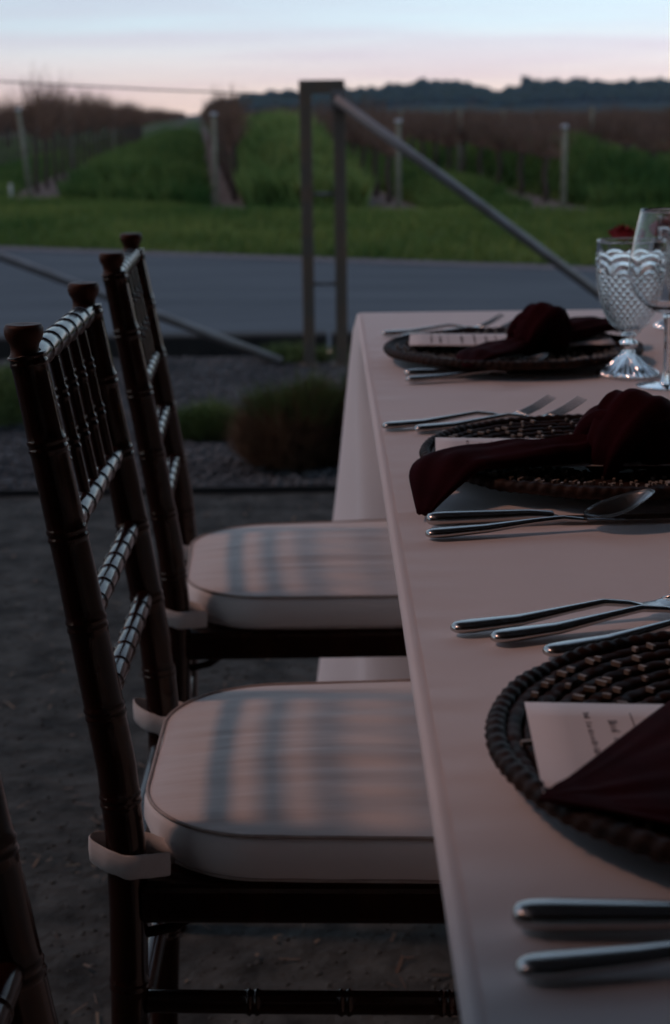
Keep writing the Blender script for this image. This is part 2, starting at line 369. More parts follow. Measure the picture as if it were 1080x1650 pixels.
# ---- distant wooded hills
def hill(name, Y0, depth, prof, M, base=-1):
    hx = [((px-531)/2649.3)*Y0 for px, _ in prof]; hz = [max(0, (184-(px-540)*.0131-py))/2649.3*Y0*(1.10 if Y0 > 1500 else 1)+CAM_H for px, py in prof]
    b = MB(); n, mrows = 110, 12
    xs = np.linspace(hx[0], hx[-1], n)
    for j in range(mrows):
        t = j/(mrows-1)
        for x in xs:
            h = interp(x, hx, hz)*math.sin(math.pi*min(1, t*1.0))**.8 if 0 < t < 1 else base
            b.v.append((x*(1+.25*(t-.5)*depth/Y0), Y0+(t-.5)*depth, h+.5*noise.noise((x*.02, t*5, 0)) if 0 < t < 1 else base))
    b.f = [(j*n+i, j*n+i+1, (j+1)*n+i+1, (j+1)*n+i) for j in range(mrows-1) for i in range(n-1)]
    obj(name, b.mesh(name, M), kind='structure'); return hx, hz
ridge = [(250, 190), (330, 186), (365, 180), (400, 176), (440, 170), (520, 168), (575, 168), (620, 162), (660, 156), (700, 154), (740, 155), (780, 164), (800, 166), (840, 158), (900, 152), (960, 153), (1000, 155), (1045, 150), (1090, 155), (1200, 158), (1500, 170), (1800, 190)]
hx, hz = hill('wooded_hills', 1700, 500, ridge, hillm)
hill('grassy_foothill', 1150, 260, [(560, 190), (600, 180), (650, 174), (700, 176), (745, 184), (800, 190)], hillm)
hill('grassy_foothill', 1100, 260, [(800, 190), (840, 182), (900, 179), (960, 184), (1020, 182), (1080, 184), (1300, 190)], hillm)
def crown(c, r, hgt, v, f, n=1):
    ico = [(0, 0, -1), (.72, -.53, -.45), (-.28, -.85, -.45), (-.89, 0, -.45), (-.28, .85, -.45), (.72, .53, -.45), (.28, -.85, .45), (-.72, -.53, .45), (-.72, .53, .45), (.28, .85, .45), (.89, 0, .45), (0, 0, 1)]
    fc = [(0, 1, 2), (1, 0, 5), (0, 2, 3), (0, 3, 4), (0, 4, 5), (1, 5, 10), (2, 1, 6), (3, 2, 7), (4, 3, 8), (5, 4, 9), (1, 10, 6), (2, 6, 7), (3, 7, 8), (4, 8, 9), (5, 9, 10), (6, 10, 11), (7, 6, 11), (8, 7, 11), (9, 8, 11), (10, 9, 11)]
    o = len(v)
    for p in ico:
        k = random.uniform(.75, 1.25); v.append((c[0]+p[0]*r*k, c[1]+p[1]*r*k, c[2]+p[2]*hgt*k))
    f += [tuple(i+o for i in q) for q in fc]
v = []; f = []
for _ in range(5200):
    x = random.uniform(hx[2], hx[-3]); t = random.uniform(.12, .55); z = interp(x, hx, hz)*math.sin(math.pi*t)**.8
    r = random.uniform(3, 9)*(1.5 if random.random() < .06 else 1); crown((x*(1+.25*(t-.5)*500/1700), 1700+(t-.5)*500, z+r*.35), r, r*.75, v, f)
obj('hill_woods', mesh_np('hill_woods', v, f, treem), kind='stuff', label='dark bluish woods covering the far hills')
for i, (px, py, hh, rr, lab) in enumerate([(842, 136, 15, 6, 'tall tree standing highest on the far ridge'), (862, 142, 12, 7, 'rounded tree just right of the tallest ridge tree'), (888, 141, 12, 7.5, 'broad tree on the ridge, third in the clump of tall ones'), (1045, 143, 9, 9, 'wide tree on the ridge near the right edge')]):
    X = (px-531)/2649.3*1700; top = (184-(px-540)*.0131-py)/2649.3*1700*1.1+CAM_H+5; base = interp(X, hx, hz)-2
    e = empty('ridge_tree', (X, 1700, base), label=lab, cat='tree', group='tall trees on the far ridge')
    b = MB(); b.tube([(0, 0, -2), (0, 0, (top-base)*.7)], [.6, .3], 6); part('trunk', b, bark, e)
    v = []; f = []
    for _ in range(26):
        a = random.uniform(0, 6.28); q = random.random()**.6; zz = random.uniform(.35, .95)*(top-base)
        crown((math.cos(a)*rr*.6*q, math.sin(a)*rr*.6*q, zz), rr*.32, rr*.28, v, f)
    obj('crown', mesh_np('crown', v, f, treem), e)

# ---- black timber edging along the road, steel strip in the gravel
x = -7.2
for i in range(5):
    b = MB(); b.box((0, 0, .035), (2.38, .15, .12)); o = obj('timber_edging', b.mesh('timber_edging', timber, False), label=['black road-edge timber far left, outside the chairs', 'black road-edge timber at the left edge behind the front chair', 'black road-edge timber between the chairs and the gate post', 'black road-edge timber right behind the gate post and table end', 'black road-edge timber beyond the table to the right'][i], cat='timber edging', group='black timbers along the near side of the road', loc=(x+1.2, 7.72+.01*(i % 2), 0)); bevel(o, .012)
    x += 2.4
b = MB(); b.box((0, 4.77, .006), (16, .012, .03)); obj('edging_strip', b.mesh('edging_strip', edgem, False), label='thin dark edging strip between gravel and dirt', cat='edging strip')

# ---- steel ladder gate post with braces and cable
g = empty('gate_post', (-.0225, 7.29, 0), label='brown steel ladder-shaped gate post standing before the road', cat='gate post')
gw, gt = .185, .052
for s in (-1, 1):
    b = MB(); x = s*(gw-gt)/2
    b.box((x+(.012 if s > 0 else .0), 0, .58), (gt, gt, 1.2)); part('post', b, gatem, g, False)
    bevel(g.children[-1], .004)
b = MB(); b.box((.004, 0, 1.208), (gw+.012, gt, .056)); bevel(part('top_bar', b, gatem, g, False), .004)
for s in (-1, 1):
    b = MB(); b.box((s*(gw-gt)/2, -.0, .006), (.085, .085, .010)); bevel(part('base_plate', b, gatem, g, False), .002)
b = MB(); b.box((.072, -.0285, 1.150), (.060, .005, .085)); bevel(part('bracket', b, pipe, g, False), .0015)
for bx, bz in ((.055, 1.175), (.088, 1.122)):
    b = MB(); b.tube([(bx, -.030, bz), (bx, -.038, bz)], .007, 6); part('bolt', b, pipe, g)
for z in (.754, .366):
    b = MB(); b.tube([(-.045, 0, z), (.055, 0, z)], .008, 8); part('rung', b, pipe, g)
b = MB(); b.tube([(.060, -.054, 1.16), (.55, -.054, .80), (1.60, -.054, .02)], .021, 12)
obj('brace_pipe', b.mesh('brace_pipe', pipe), label='grey brace pipe sloping down right from the gate post top', cat='brace pipe', loc=(-.0225, 7.29, 0))
b = MB(); b.tube([(-.19, .0, .015), (-1.42, 0, .50), (-3.1, 0, 1.16)], .021, 12)
obj('brace_pipe', b.mesh('brace_pipe', pipe), label='grey brace pipe rising left behind the chairs from the gate post foot', cat='brace pipe', loc=(-.0225, 7.33, 0))
b = MB(); b.tube([(-.115, 7.29, 1.172), (-.75, 7.29, 1.205), (-1.4, 7.29, 1.247), (-4.2, 7.29, 1.45)], .0035, 6)
obj('fence_cable', b.mesh('fence_cable', wire), label='thin cable strung left from the steel gate post', cat='cable')

# ---- shelter out of view: an inferred roof, with walls added to shade the table
sh = empty('shade_shelter', (0, 0, 0), label='unseen lean-to roof with dark wooden walls added to shade the dinner table', cat='shade_shelter')
for i in range(15):
    b = MB(); b.box((1.30, -2.75+i*.5, 3.1+.002*(i % 2)), (4.6, .485, .03)); part('roof_board', b, roofw, sh, False)
for y in (-2.6, -1.0, 1.2, 3.6):
    b = MB(); b.box((1.30, y, 3.0), (4.5, .1, .15)); part('rafter', b, roofw, sh, False)
for x, y in ((3.4, -2.8), (3.4, 3.6), (-.85, -2.8), (3.4, -.4)):
    b = MB(); b.box((x, y, 1.45), (.12, .12, 2.9)); part('post', b, roofw, sh, False)

for i in range(15):  # unseen wall behind the camera, added to darken the chairs' reflections
    b = MB(); b.box((-9.3+i*.92, -3.05, 2.7), (.9, .03, 5.4)); part('shade_wall_board', b, roofw, sh, False)
for i in range(15):
    b = MB(); b.box((3.5, -2.7+i*.46, 1.5), (.03, .45, 3.0)); part('shade_wall_board', b, roofw, sh, False)
for i in range(9):  # unseen left wall, added to block the sun from the near table
    b = MB(); b.box((-1.75, -2.80+i*.43, 2.3), (.03, .415, 4.6)); part('shade_wall_board', b, roofw, sh, False)
# ---- pebbles, clods and straw on the ground
def scatter_stones(name, n, box, rr, M, label, fall=1):
    ico = np.array([(0, 0, -1), (.9, 0, 0), (0, .9, 0), (-.9, 0, 0), (0, -.9, 0), (0, 0, 1)], float); fc = np.array([(0, 2, 1), (0, 3, 2), (0, 4, 3), (0, 1, 4), (5, 1, 2), (5, 2, 3), (5, 3, 4), (5, 4, 1)])
    c = np.c_[rng.uniform(box[0], box[1], n), rng.uniform(box[2], box[3], n), np.zeros(n)]; r = rr[0]+(rr[1]-rr[0])*rng.random(n)**3
    v = ico[None]*r[:, None, None]*rng.uniform(.6, 1.4, (n, 6, 3)); v[:, :, 2] *= .6
    a = rng.uniform(0, 6.28, n); ca, sa = np.cos(a)[:, None], np.sin(a)[:, None]
    v = np.stack([v[:, :, 0]*ca-v[:, :, 1]*sa, v[:, :, 0]*sa+v[:, :, 1]*ca, v[:, :, 2]], 2)+c[:, None]
    f = (np.arange(n)[:, None, None]*6+fc[None]).reshape(-1, 3)
    obj(name, mesh_np(name, v.reshape(-1, 3), f, M, True), kind='stuff', label=label)
scatter_stones('dirt_clods', 26000, (-1.6, .9, .6, 4.75), (.0012, .0075), dstone, 'small clods and grit on the compacted dirt')
scatter_stones('pebbles', 26000, (-2.2, 1.2, 4.8, 7.6), (.004, .022), stone, 'loose bluish gravel between the dirt and the road')
n = 1600; c = np.c_[rng.uniform(-1.5, .8, n), rng.uniform(.8, 4.7, n), rng.uniform(.003, .009, n)]; a = rng.uniform(0, 6.28, n); L = .004+.016*rng.random(n)**2; w = rng.uniform(.0007, .003, n)
d = np.c_[np.cos(a), np.sin(a), rng.uniform(-.15, .3, n)]*L[:, None]; q = np.c_[-np.sin(a), np.cos(a), np.zeros(n)]*w[:, None]
v = np.stack([c-d-q, c-d*.8+q, c+d+q*.5, c+d*.9-q], 1).reshape(-1, 3); f = np.arange(n*4).reshape(-1, 4)
obj('straw_litter', mesh_np('straw_litter', v, f, straw), kind='stuff', label='bits of straw and dry leaf on the dirt')

# ---- bushy grass clumps
def clump(loc, rx, ry, h, label, green, n=4200):
    e = empty('grass_clump', loc, label=label, cat='grass clump')
    def tuft(nn, zlo, zhi, M, name, spread=1.0, ln=.07):
        th = rng.uniform(0, 2*np.pi, nn); u = rng.random(nn); ph = np.arccos(1-u*.98)
        q = rng.uniform(.72, 1.0, nn)
        base = np.c_[np.cos(th)*np.sin(ph)*rx*q, np.sin(th)*np.sin(ph)*ry*q, np.cos(ph)*h*q*.85]
        k = (base[:, 2] >= zlo*h) & (base[:, 2] <= zhi*h); base = base[k]; m_ = len(base)
        sc_ = np.array([1+.55*noise.noise((p[0]*9+loc[0]*7, p[1]*9, p[2]*9)) for p in base]); base = base*sc_[:, None]; base[:, 2] = np.maximum(base[:, 2], 0)
        dirn = base/np.array([rx, ry, h])+np.c_[rng.normal(0, .35, m_), rng.normal(0, .35, m_), rng.uniform(.2, .9, m_)]
        dirn /= np.linalg.norm(dirn, axis=1)[:, None]; Ls = rng.uniform(.5, 1.2, m_)*ln
        a = rng.uniform(0, 6.28, m_); s_ = np.c_[np.cos(a), np.sin(a), np.zeros(m_)]*.0028
        v = np.stack([base-s_, base+s_, base+dirn*Ls[:, None]], 1).reshape(-1, 3)
        obj(name, mesh_np(name, v, np.arange(m_*3).reshape(-1, 3), M), e, kind='stuff')
    b = MB(); b.lathe([(.01, -.01)]+[(math.sin(t)*1, math.cos(t)) for t in np.linspace(math.pi/2, .05, 10)], 26, mod=lambda i, a: .06*math.sin(a*5+i))
    b.v = [(x*rx*.66, y*ry*.66, z*h*.62) for x, y, z in b.v]; part('core', b, tufm if not green else tufg, e)
    if green: tuft(n, 0, 1, tufg, 'blades')
    else: tuft(n*2, 0, .85, tufm, 'dry_stems', ln=.10); tuft(int(n*2.6), .50, 1, tufg, 'green_tips', ln=.12)
clump((-.115, 5.2, 0), .155, .15, .235, 'rounded russet grass clump with green top beside the tablecloth', False)
clump((.14, 5.25, 0), .14, .15, .25, 'russet grass clump half hidden behind the tablecloth', False, 2500)
clump((-.43, 5.65, 0), .14, .09, .085, 'low green grass tuft on gravel left of the russet clump', True, 2500)
clump((-1.28, 6.0, 0), .22, .2, .20, 'green grass clump at the left edge behind the front chair', True, 3500)
clump((-.13, 7.42, 0), .20, .06, .05, 'small dry grass tuft around the gate post feet', True, 900)

# ================================================================== TABLE
T = .762; EX, FAR, RX, NEAR = .047, 2.825, .86, -1.3
def cloth():
    b = MB(); sp = []   # perimeter samples: (x, y, nx, ny, corner weight)
    def seg(a, c, nrm, n):
        for i in range(n):
            t = i/n; sp.append((a[0]+(c[0]-a[0])*t, a[1]+(c[1]-a[1])*t, nrm[0], nrm[1]))
    def arc(cx, cy, a0, a1, n, r=.012):
        for i in range(n):
            a = a0+(a1-a0)*i/n; sp.append((cx+math.cos(a)*r, cy+math.sin(a)*r, math.cos(a), math.sin(a)))
    r = .012
    seg((EX, NEAR+r), (EX, FAR-r), (-1, 0), 260); arc(EX+r, FAR-r, math.pi, math.pi/2, 14)
    seg((EX+r, FAR), (RX-r, FAR), (0, 1), 70); arc(RX-r, FAR-r, math.pi/2, 0, 10)
    seg((RX, FAR-r), (RX, NEAR+r), (1, 0), 60); arc(RX-r, NEAR+r, 0, -math.pi/2, 10)
    seg((RX-r, NEAR), (EX+r, NEAR), (0, -1), 50); arc(EX+r, NEAR+r, -math.pi/2, -math.pi, 10)
    n = len(sp); levels = []
    def ring(fn):
        levels.append([fn(*s, i) for i, s in enumerate(sp)])
    for t in np.linspace(.0, 1, 5):   # rounding from the top to the side
        a = t*math.pi/2; rr = .007
        ring(lambda x, y, nx, ny, i, a=a: (x-nx*rr*(1-math.sin(a)), y-ny*rr*(1-math.sin(a)), T-rr*(1-math.cos(a))))
    nlv = 34
    for j in range(1, nlv+1):
        t = j/nlv; z = T-.007-t*(T-.010)
        def fn(x, y, nx, ny, i, t=t, z=z):
            corner = 0
            for cx in (EX, RX):
                for cy in (FAR, NEAR):
                    d = math.hypot(x-cx, y-cy); corner = max(corner, math.exp(-(d/.10)**2))
            o = .004+t*.012+.018*t*math.sin(i*.30+2*noise.noise((i*.05, 0, 0)))*(1-corner)+.075*t*corner
            if nx < -.5 and y < 2.62:        # pushed in under the table by the chair seats
                k = 1-sstep(2.40, 2.62, y); o = o*(1-k)-k*(.225+.02*math.sin(y*9))*sstep(.008, .16, t)
            o += .004*t*noise.noise((x*8, y*8, z*6))
            return (x+nx*o, y+ny*o, z)
        ring(fn)
    for L in levels: b.v += L
    b.f = [(j*n+i, (j+1)*n+i, (j+1)*n+(i+1) % n, j*n+(i+1) % n) for j in range(len(levels)-1) for i in range(n)]
    # top sheet
    gx = np.concatenate([np.linspace(EX+.009, EX+.12, 22)[:-1], np.linspace(EX+.12, RX-.009, 50)]); gy = np.linspace(NEAR+.009, FAR-.009, 520); o = len(b.v)
    for x in gx:
        for y in gy:
            e = min(x-EX, RX-x, FAR-y, y-NEAR)
            dz = (.0016*noise.noise((x*5, y*3.2, 0))+.0008*noise.noise((x*11, y*16, 4)))*min(1, e*8)+.0020*noise.noise((x*6, y*34, 2))*math.exp(-((x-EX)/.05)**2)
            for yc, s_ in ((1.36, 1), (2.28, -1), (.46, 1)): dz += .0020*s_*math.exp(-((y-yc+.004*noise.noise((x*4, yc, 0)))/.005)**2)
            b.v.append((x, y, T+dz))
    ny = len(gy); b.f += [(o+i*ny+j, o+(i+1)*ny+j, o+(i+1)*ny+j+1, o+i*ny+j+1) for i in range(len(gx)-1) for j in range(ny-1)]
    # join: cap ring just under the sheet
    b.f.append(tuple(range(n))[::-1] if False else tuple(range(n)))
    for i in range(n): b.v[i] = (b.v[i][0], b.v[i][1], T-.0012)
    return b
ct = obj('tablecloth', cloth().mesh('tablecloth', clothm), label='floor length white tablecloth over the long dinner table', cat='tablecloth')

# ================================================================== CHAIRS
def ringed(p0, p1, r, rings, bump=.0014, dbl=True, seg=14, n=90, wid=.0035, taper=0):
    p0, p1 = Vector(p0), Vector(p1); L = (p1-p0).length; ts = sorted(set([i/n for i in range(n+1)]+[min(1, max(0, (k*L+d)/L)) for k in rings for d in (-.007, -.0026, -.0009, .0009, .0026, -.005, -.0035, -.0015, 0, .0015, .0035, .005, .007)]))
    pts = [p0.lerp(p1, t) for t in ts]; rad = []
    for t in ts:
        q = r*(1+taper*t)
        for k in rings:
            d = (t-k)*L; q += bump*(math.exp(-((d-.0035)/.0022)**2)+math.exp(-((d+.0035)/.0022)**2)) if dbl else bump*math.exp(-(d/.0017)**2)
        if not dbl and rings: q += .07*r*math.sin(((t*(len(rings)+1)) % 1)*math.pi)
        else: q += .05*r*math.sin(t*math.pi)
        rad.append(q)
    return pts, rad
HW = .171
def post_x(z): return interp(z, [0, .2, .40, .47, .54, .72, .93], [-.016, -.007, 0, 0, -.005, -.032, -.067])
def make_chair():
    ch = empty('chair', (0, 0, 0), label='x', cat='chair', group='dark mahogany bamboo-style chairs along the table')
    RZ = [.900, .828, .751, .671, .591, .509, .33, .20]
    for s in (-1, 1):
        b = MB(); zs = sorted(set(list(np.linspace(0, .902, 120))+[z+d for z in RZ for d in (-.006, -.004, -.002, 0, .002, .004, .006) if z+d < .906])); pts = []; rad = []
        for z in zs:
            r = interp(z, [0, .1, .42, .55, .75, .9], [.014, .0158, .0176, .0176, .0168, .0152])
            for q in RZ:
                d = z-q; r += .0013*(math.exp(-((d-.0035)/.002)**2)+math.exp(-((d+.0035)/.002)**2))
            pts.append((post_x(z), s*HW, z)); rad.append(r)
        b.tube(pts, rad, 20)
        p = part('back_post', b, wood, ch)
        b = MB(); x = post_x(.915)
        b.lathe([(.0150, .900), (.0120, .9035), (.0115, .908), (.0122, .912), (.0150, .9165), (.0162, .921), (.0162, .9255), (.0148, .9285), (.0105, .9285), (0.0005, .9278)], 28, (x, s*HW, 0), closed=False); part('finial', b, woodtop, p)
    def rail(z, r, k, name):
        b = MB(); x = post_x(z); rg = [(i+1)/(k+1) for i in range(k)]
        pts, rad = ringed((x, -HW+.014, z), (x, HW-.014, z), r, rg, bump=.0017, dbl=False, seg=16, n=140)
        b.tube(pts, rad, 16); part(name, b, wood, ch)
    rail(.898, .0108, 6, 'top_rail')
    for z in (.752, .672, .596): rail(z, .0094, 6, 'cross_rail')
    for i in range(5):
        y = -HW+(i+1)*2*HW/6; b = MB()
        pts, rad = ringed((post_x(.752), y, .757), (post_x(.898), y, .893), .0050, [.36, .70], bump=.0013)
        b.tube(pts, rad, 10); part('spindle', b, wood, ch)
    fl = .385
    for s in (-1, 1):
        b = MB(); b.tube([(fl, s*.185, 0), (fl, s*.185, .2), (fl, s*.185, .40)], [.013, .016, .018], 14); part('front_leg', b, wood, ch)
        b = MB(); b.box((fl/2, s*(HW+.007), .413), (fl-.02, .030, .040), Matrix.Rotation(s*.036, 3, 'Z')); bevel(part('seat_rail', b, wood, ch, False), .008, 3)
        for z in (.31,):
            b = MB(); pts, rad = ringed((.012, s*HW, z), (fl-.01, s*.185, z), .0105, [.27, .5, .75], bump=.002); b.tube(pts, rad, 14); part('stretcher', b, wood, ch)
        b = MB(); b.tube([(.012, s*HW, .378), (.04, s*HW, .384), (.06, s*(HW+.003), .398)], .005, 8); part('corner_brace', b, wood, ch)
    b = MB(); b.box((-.0, 0, .413), (.028, 2*HW-.03, .040)); bevel(part('seat_rail', b, wood, ch, False), .008, 3)
    b = MB(); b.box((fl, 0, .413), (.028, .34, .040)); bevel(part('seat_rail', b, wood, ch, False), .008, 3)
    for x, w_, z in ((-.004, HW, .25), (fl, .185, .27)):
        b = MB(); pts, rad = ringed((x, -w_+.012, z), (x, w_-.012, z), .010, [.3, .7], bump=.002); b.tube(pts, rad, 14); part('stretcher', b, wood, ch)
    b = MB(); b.box((fl/2, 0, .426), (fl-.03, 2*HW+.0, .012)); part('seat_panel', b, wood, ch, False)
    return ch
def outline(x0, x1, hwb, hwf, rb, rf, n=12):
    pts = []
    def arc(cx, cy, r, a0, a1):
        for i in range(n+1):
            a = a0+(a1-a0)*i/n; pts.append((cx+r*math.cos(a), cy+r*math.sin(a), math.cos(a), math.sin(a)))
    arc(x1-rf, hwf-rf, rf, 0, math.pi/2); arc(x0+rb, hwb-rb, rb, math.pi/2, math.pi)
    arc(x0+rb, -hwb+rb, rb, math.pi, 1.5*math.pi); arc(x1-rf, -hwf+rf, rf, 1.5*math.pi, 2*math.pi)
    # densify long sides
    out = []
    for i in range(len(pts)):
        a = pts[i]; c = pts[(i+1) % len(pts)]; d = math.hypot(c[0]-a[0], c[1]-a[1]); k = max(1, int(d/.006))
        for j in range(k):
            t = j/k; out.append(tuple(a[q]*(1-t)+c[q]*t for q in range(4)))
    return out
def make_cushion():
    cu = empty('seat_cushion', (0, 0, 0), label='x', cat='seat cushion', group='ivory cushions on the chairs')
    O = outline(.011, .405, .197, .209, .118, .05, 24); n = len(O); cx, cy = .21, 0
    b = MB(); L = []
    for (dz, inset) in ((0, .014), (.002, .005), (.009, -.001), (.024, -.0050), (.038, -.003), (.0455, .001)):
        L.append([(x-nx*inset+nx*.0030*noise.noise((x*18, y*18, dz*40)), y-ny*inset+ny*.0012*noise.noise((x*30+5, y*30, dz*40)), dz) for x, y, nx, ny in O])
    for k in range(1, 40):
        t = k/40
        L.append([(x+(cx-x)*t, y+(cy-y)*t, .0455+.013*(1-(1-t)**2.2)+(.0022*noise.noise(((x+(cx-x)*t)*3.5, (y+(cy-y)*t)*38, 3))+.0009*noise.noise(((x+(cx-x)*t)*9, (y+(cy-y)*t)*95, 8)))*min(1, .25+t*3)) for x, y, nx, ny in O])
    for q in L: b.v += q
    b.f = [(j*n+i, j*n+(i+1) % n, (j+1)*n+(i+1) % n, (j+1)*n+i) for j in range(len(L)-1) for i in range(n)]
    b.f += [tuple(range(n))[::-1], tuple((len(L)-1)*n+i for i in range(n))]
    part('cushion_body', b, cushm, cu)
    for z, off in ((.0458, .0004), (.003, -.003)):
        b = MB(); pts = [(x+nx*off, y+ny*off, z+.0006*noise.noise((x*20, y*20, 0))) for x, y, nx, ny in O]; pts.append(pts[0]); b.tube(pts, .0018, 8, caps=False); part('piping', b, pipem, cu)
    for s in (-1, 1):
        # band looped round the back post
        P = [(.045, -.010), (.022, -.024), (.0, -.0235), (-.018, -.018), (-.034, .002), (-.024, .014), (-.008, .0225), (.014, .024), (.045, .012)]
        P = [(x, y*s) for x, y in P]; fine = []
        for i in range(len(P)-1):
            for j in range(6):
                t = j/6; p = [P[max(i-1, 0)], P[i], P[i+1], P[min(i+2, len(P)-1)]]
                fine.append(tuple(.5*((2*p[1][q])+(-p[0][q]+p[2][q])*t+(2*p[0][q]-5*p[1][q]+4*p[2][q]-p[3][q])*t*t+(-p[0][q]+3*p[1][q]-3*p[2][q]+p[3][q])*t**3) for q in (0, 1)))
        b = MB(); k = len(fine)
        for x, y in fine:
            l = math.hypot(x, y)+1e-6; nx, ny = x/l, y/l; zo = .010*min(1, max(0, -x/.034))
            for off, z in ((0, -.001), (.0012, 0), (.0018, .011), (.0012, .021), (0, .022), (-.0004, .011)): b.v.append((x*.93+nx*off, s*HW+y*.90+ny*off, z+.006+zo+.0035*noise.noise((x*40, y*40, 0))+.001*noise.noise((x*80, y*80, z*50))))
        b.f = [(i*6+j, i*6+(j+1) % 6, (i+1)*6+(j+1) % 6, (i+1)*6+j) for i in range(k-1) for j in range(6)]
        part('tie_band', b, tiem, cu)
    return cu
ch0 = make_chair(); cu0 = make_cushion(); CZ = .4345
places = [(-.187, 1.523, 0, 'front of the two fully visible mahogany chairs, nearest full seat'), (-.214, 2.249, R(2.6), 'rear mahogany chair, farther back along the table'), (-.183, .735, 0, 'nearest mahogany chair, only its dark back post at the lower left')]
cl_ = ['ivory cushion with tan piping on the front chair', 'ivory cushion on the rear chair, nearer the gate', 'ivory cushion on the nearest chair, at the lower left corner']
for i, (x, y, rz, lab) in enumerate(places):
    if i == 0:
        ch0.location = (x, y, 0); ch0.rotation_euler = (0, 0, rz); ch0['label'] = lab; cu0.location = (x, y+.004, CZ); cu0.rotation_euler = (0, 0, rz); cu0['label'] = cl_[0]
    else: dup(ch0, (x, y, 0), rz, lab); dup(cu0, (x, y+.004, CZ), rz, cl_[i])

# ================================================================== TABLEWARE
ZT = T+.0012
def make_charger():
    e = empty('charger_plate', (0, 0, 0), label='x', cat='charger plate', group='dark woven rattan chargers')
    K = 12; Rm = .169
    def zprof(r): return .005+.011*sstep(.09, Rm, r)
    for k in range(K):
        r = .050+k*(Rm-.050)/(K-.35); n = 360; seg = 8; b = MB(); nseg = int(2*math.pi*r/.0115)
        for i in range(n):
            a = 2*math.pi*i/n; cell = a*nseg/2/math.pi+(k % 2)*.5; u = cell % 1
            prof_ = min(1, (4*u*(1-u))**.28)+.05*noise.noise((int(cell)*3.3, k, 0))
            rr = .0053*(.66+.34*prof_)*(1+.12*noise.noise((k*4, a*3, 1))); zc = zprof(r)+.0010*noise.noise((int(cell)*1.7, k*2, 5))
            for j in range(seg):
                t = 2*math.pi*j/seg; q = r+rr*math.cos(t); b.v.append((q*math.cos(a), q*math.sin(a), zc+rr*.75*math.sin(t)))
        b.f = [(i*seg+j, ((i+1) % n)*seg+j, ((i+1) % n)*seg+(j+1) % seg, i*seg+(j+1) % seg) for i in range(n) for j in range(seg)]
        part('coil', b, ratt, e)
    # twisted rim
    b = MB(); n = 560; seg = 8
    for i in range(n):
        a = 2*math.pi*i/n; rr = .0056*(1+.09*math.sin(a*104+2*noise.noise((a*4, 0, 0)))); zc = .0175+.0015*noise.noise((math.cos(a)*4, math.sin(a)*4, 9))
        for j in range(seg):
            t = 2*math.pi*j/seg; q = Rm+.002+rr*math.cos(t+.0); b.v.append((q*math.cos(a+.012*math.sin(t)), q*math.sin(a+.012*math.sin(t)), zc+rr*math.sin(t)))
    b.f = [(i*seg+j, ((i+1) % n)*seg+j, ((i+1) % n)*seg+(j+1) % seg, i*seg+(j+1) % seg) for i in range(n) for j in range(seg)]
    part('braided_rim', b, ratt, e)
    b = MB(); b.lathe([(0.001, .001), (.06, .001), (.12, .003), (.166, .011), (.166, .014), (.118, .006), (.06, .005), (.001, .005)], 60, closed=False); part('base', b, ratt, e)
    b = MB()
    for k in range(1, K, 1):
        r = .050+(k-.5)*(Rm-.050)/(K-.35); cnt = int(24+k*5)
        for i in range(cnt):
            if random.random() < .45: continue
            a = 2*math.pi*(i+random.uniform(-.3, .3))/cnt
            b.box((r*math.cos(a), r*math.sin(a), zprof(r)+.0050), (random.uniform(.003, .007), .0022, .0026), Matrix.Rotation(a+random.uniform(-.2, .2), 3, 'Z'))
    part('pale_stitches', b, ratt2, e, False, kind='stuff')
    return e
chp = make_charger()
cpos = [(.254, .787, 'nearest rattan charger with the menu text showing'), (.260, 1.515, 'middle rattan charger under the large knotted napkin'), (.250, 2.235, 'farthest rattan charger, left of the patterned goblet')]
def make_menu():
    e = empty('menu_card', (0, 0, 0), label='x', cat='menu card', group='menu cards on the chargers')
    b = MB(); nx, ny = 14, 6
    for k, off in ((0, 0), (1, -.0006)):
        for i in range(nx+1):
            for j in range(ny+1):
                x = -.14+.28*i/nx; y = -.063+.126*j/ny; b.v.append((x, y, off-.00*x+.0015*((x/.14)**2)))
    Q = (nx+1)*(ny+1)
    b.f = [(i*(ny+1)+j, (i+1)*(ny+1)+j, (i+1)*(ny+1)+j+1, i*(ny+1)+j+1) for i in range(nx) for j in range(ny)]
    b.f += [(Q+i*(ny+1)+j, Q+i*(ny+1)+j+1, Q+(i+1)*(ny+1)+j+1, Q+(i+1)*(ny+1)+j) for i in range(nx) for j in range(ny)]
    for i in range(nx):
        for j, s in ((0, 1), (ny, -1)):
            a = i*(ny+1)+j; c = (i+1)*(ny+1)+j; b.f.append((a, a+Q, c+Q, c) if s > 0 else (a, c, c+Q, a+Q))
    for j in range(ny):
        for i, s in ((0, 1), (nx, -1)):
            a = i*(ny+1)+j; c = a+1; b.f.append((a, c, c+Q, a+Q) if s > 0 else (a, a+Q, c+Q, c))
    part('card', b, paper, e)
    b = MB()
    def zz(x): return .0015*((x/.14)**2)+.0004
    # lines of small print, read from the seat: they run along y and stack along x
    for x, half, hgt in ((-.110, .047, .0034), (-.098, .036, .0050), (-.086, 0, 0), (-.068, .040, .0044), (-.050, .047, .0034), (-.034, .03, .004), (-.02, .045, .0026), (0, .036, .0036), (.02, .04, .0026), (.05, .03, .004), (.08, .02, .006)):
        if half == 0: b.box((x, 0, zz(x)), (.0005, .096, .0002)); continue
        y = half
        while y > -half:
            w = random.uniform(.0008, .0018); hh = hgt*random.choice((.55, .55, .6, .95, .8))
            if random.random() < .85:
                b.box((x+hh/2*.6, y, zz(x)), (hh, w*.42, .0002)); b.box((x+random.choice((0, hh*.5)), y-w*.5, zz(x)), (.0005, w, .0002))
            y -= w+random.choice((.0007, .0007, .0008, .0026))
    part('printed_text', b, ink, e, False, kind='stuff', label='lines of small grey print')
    return e
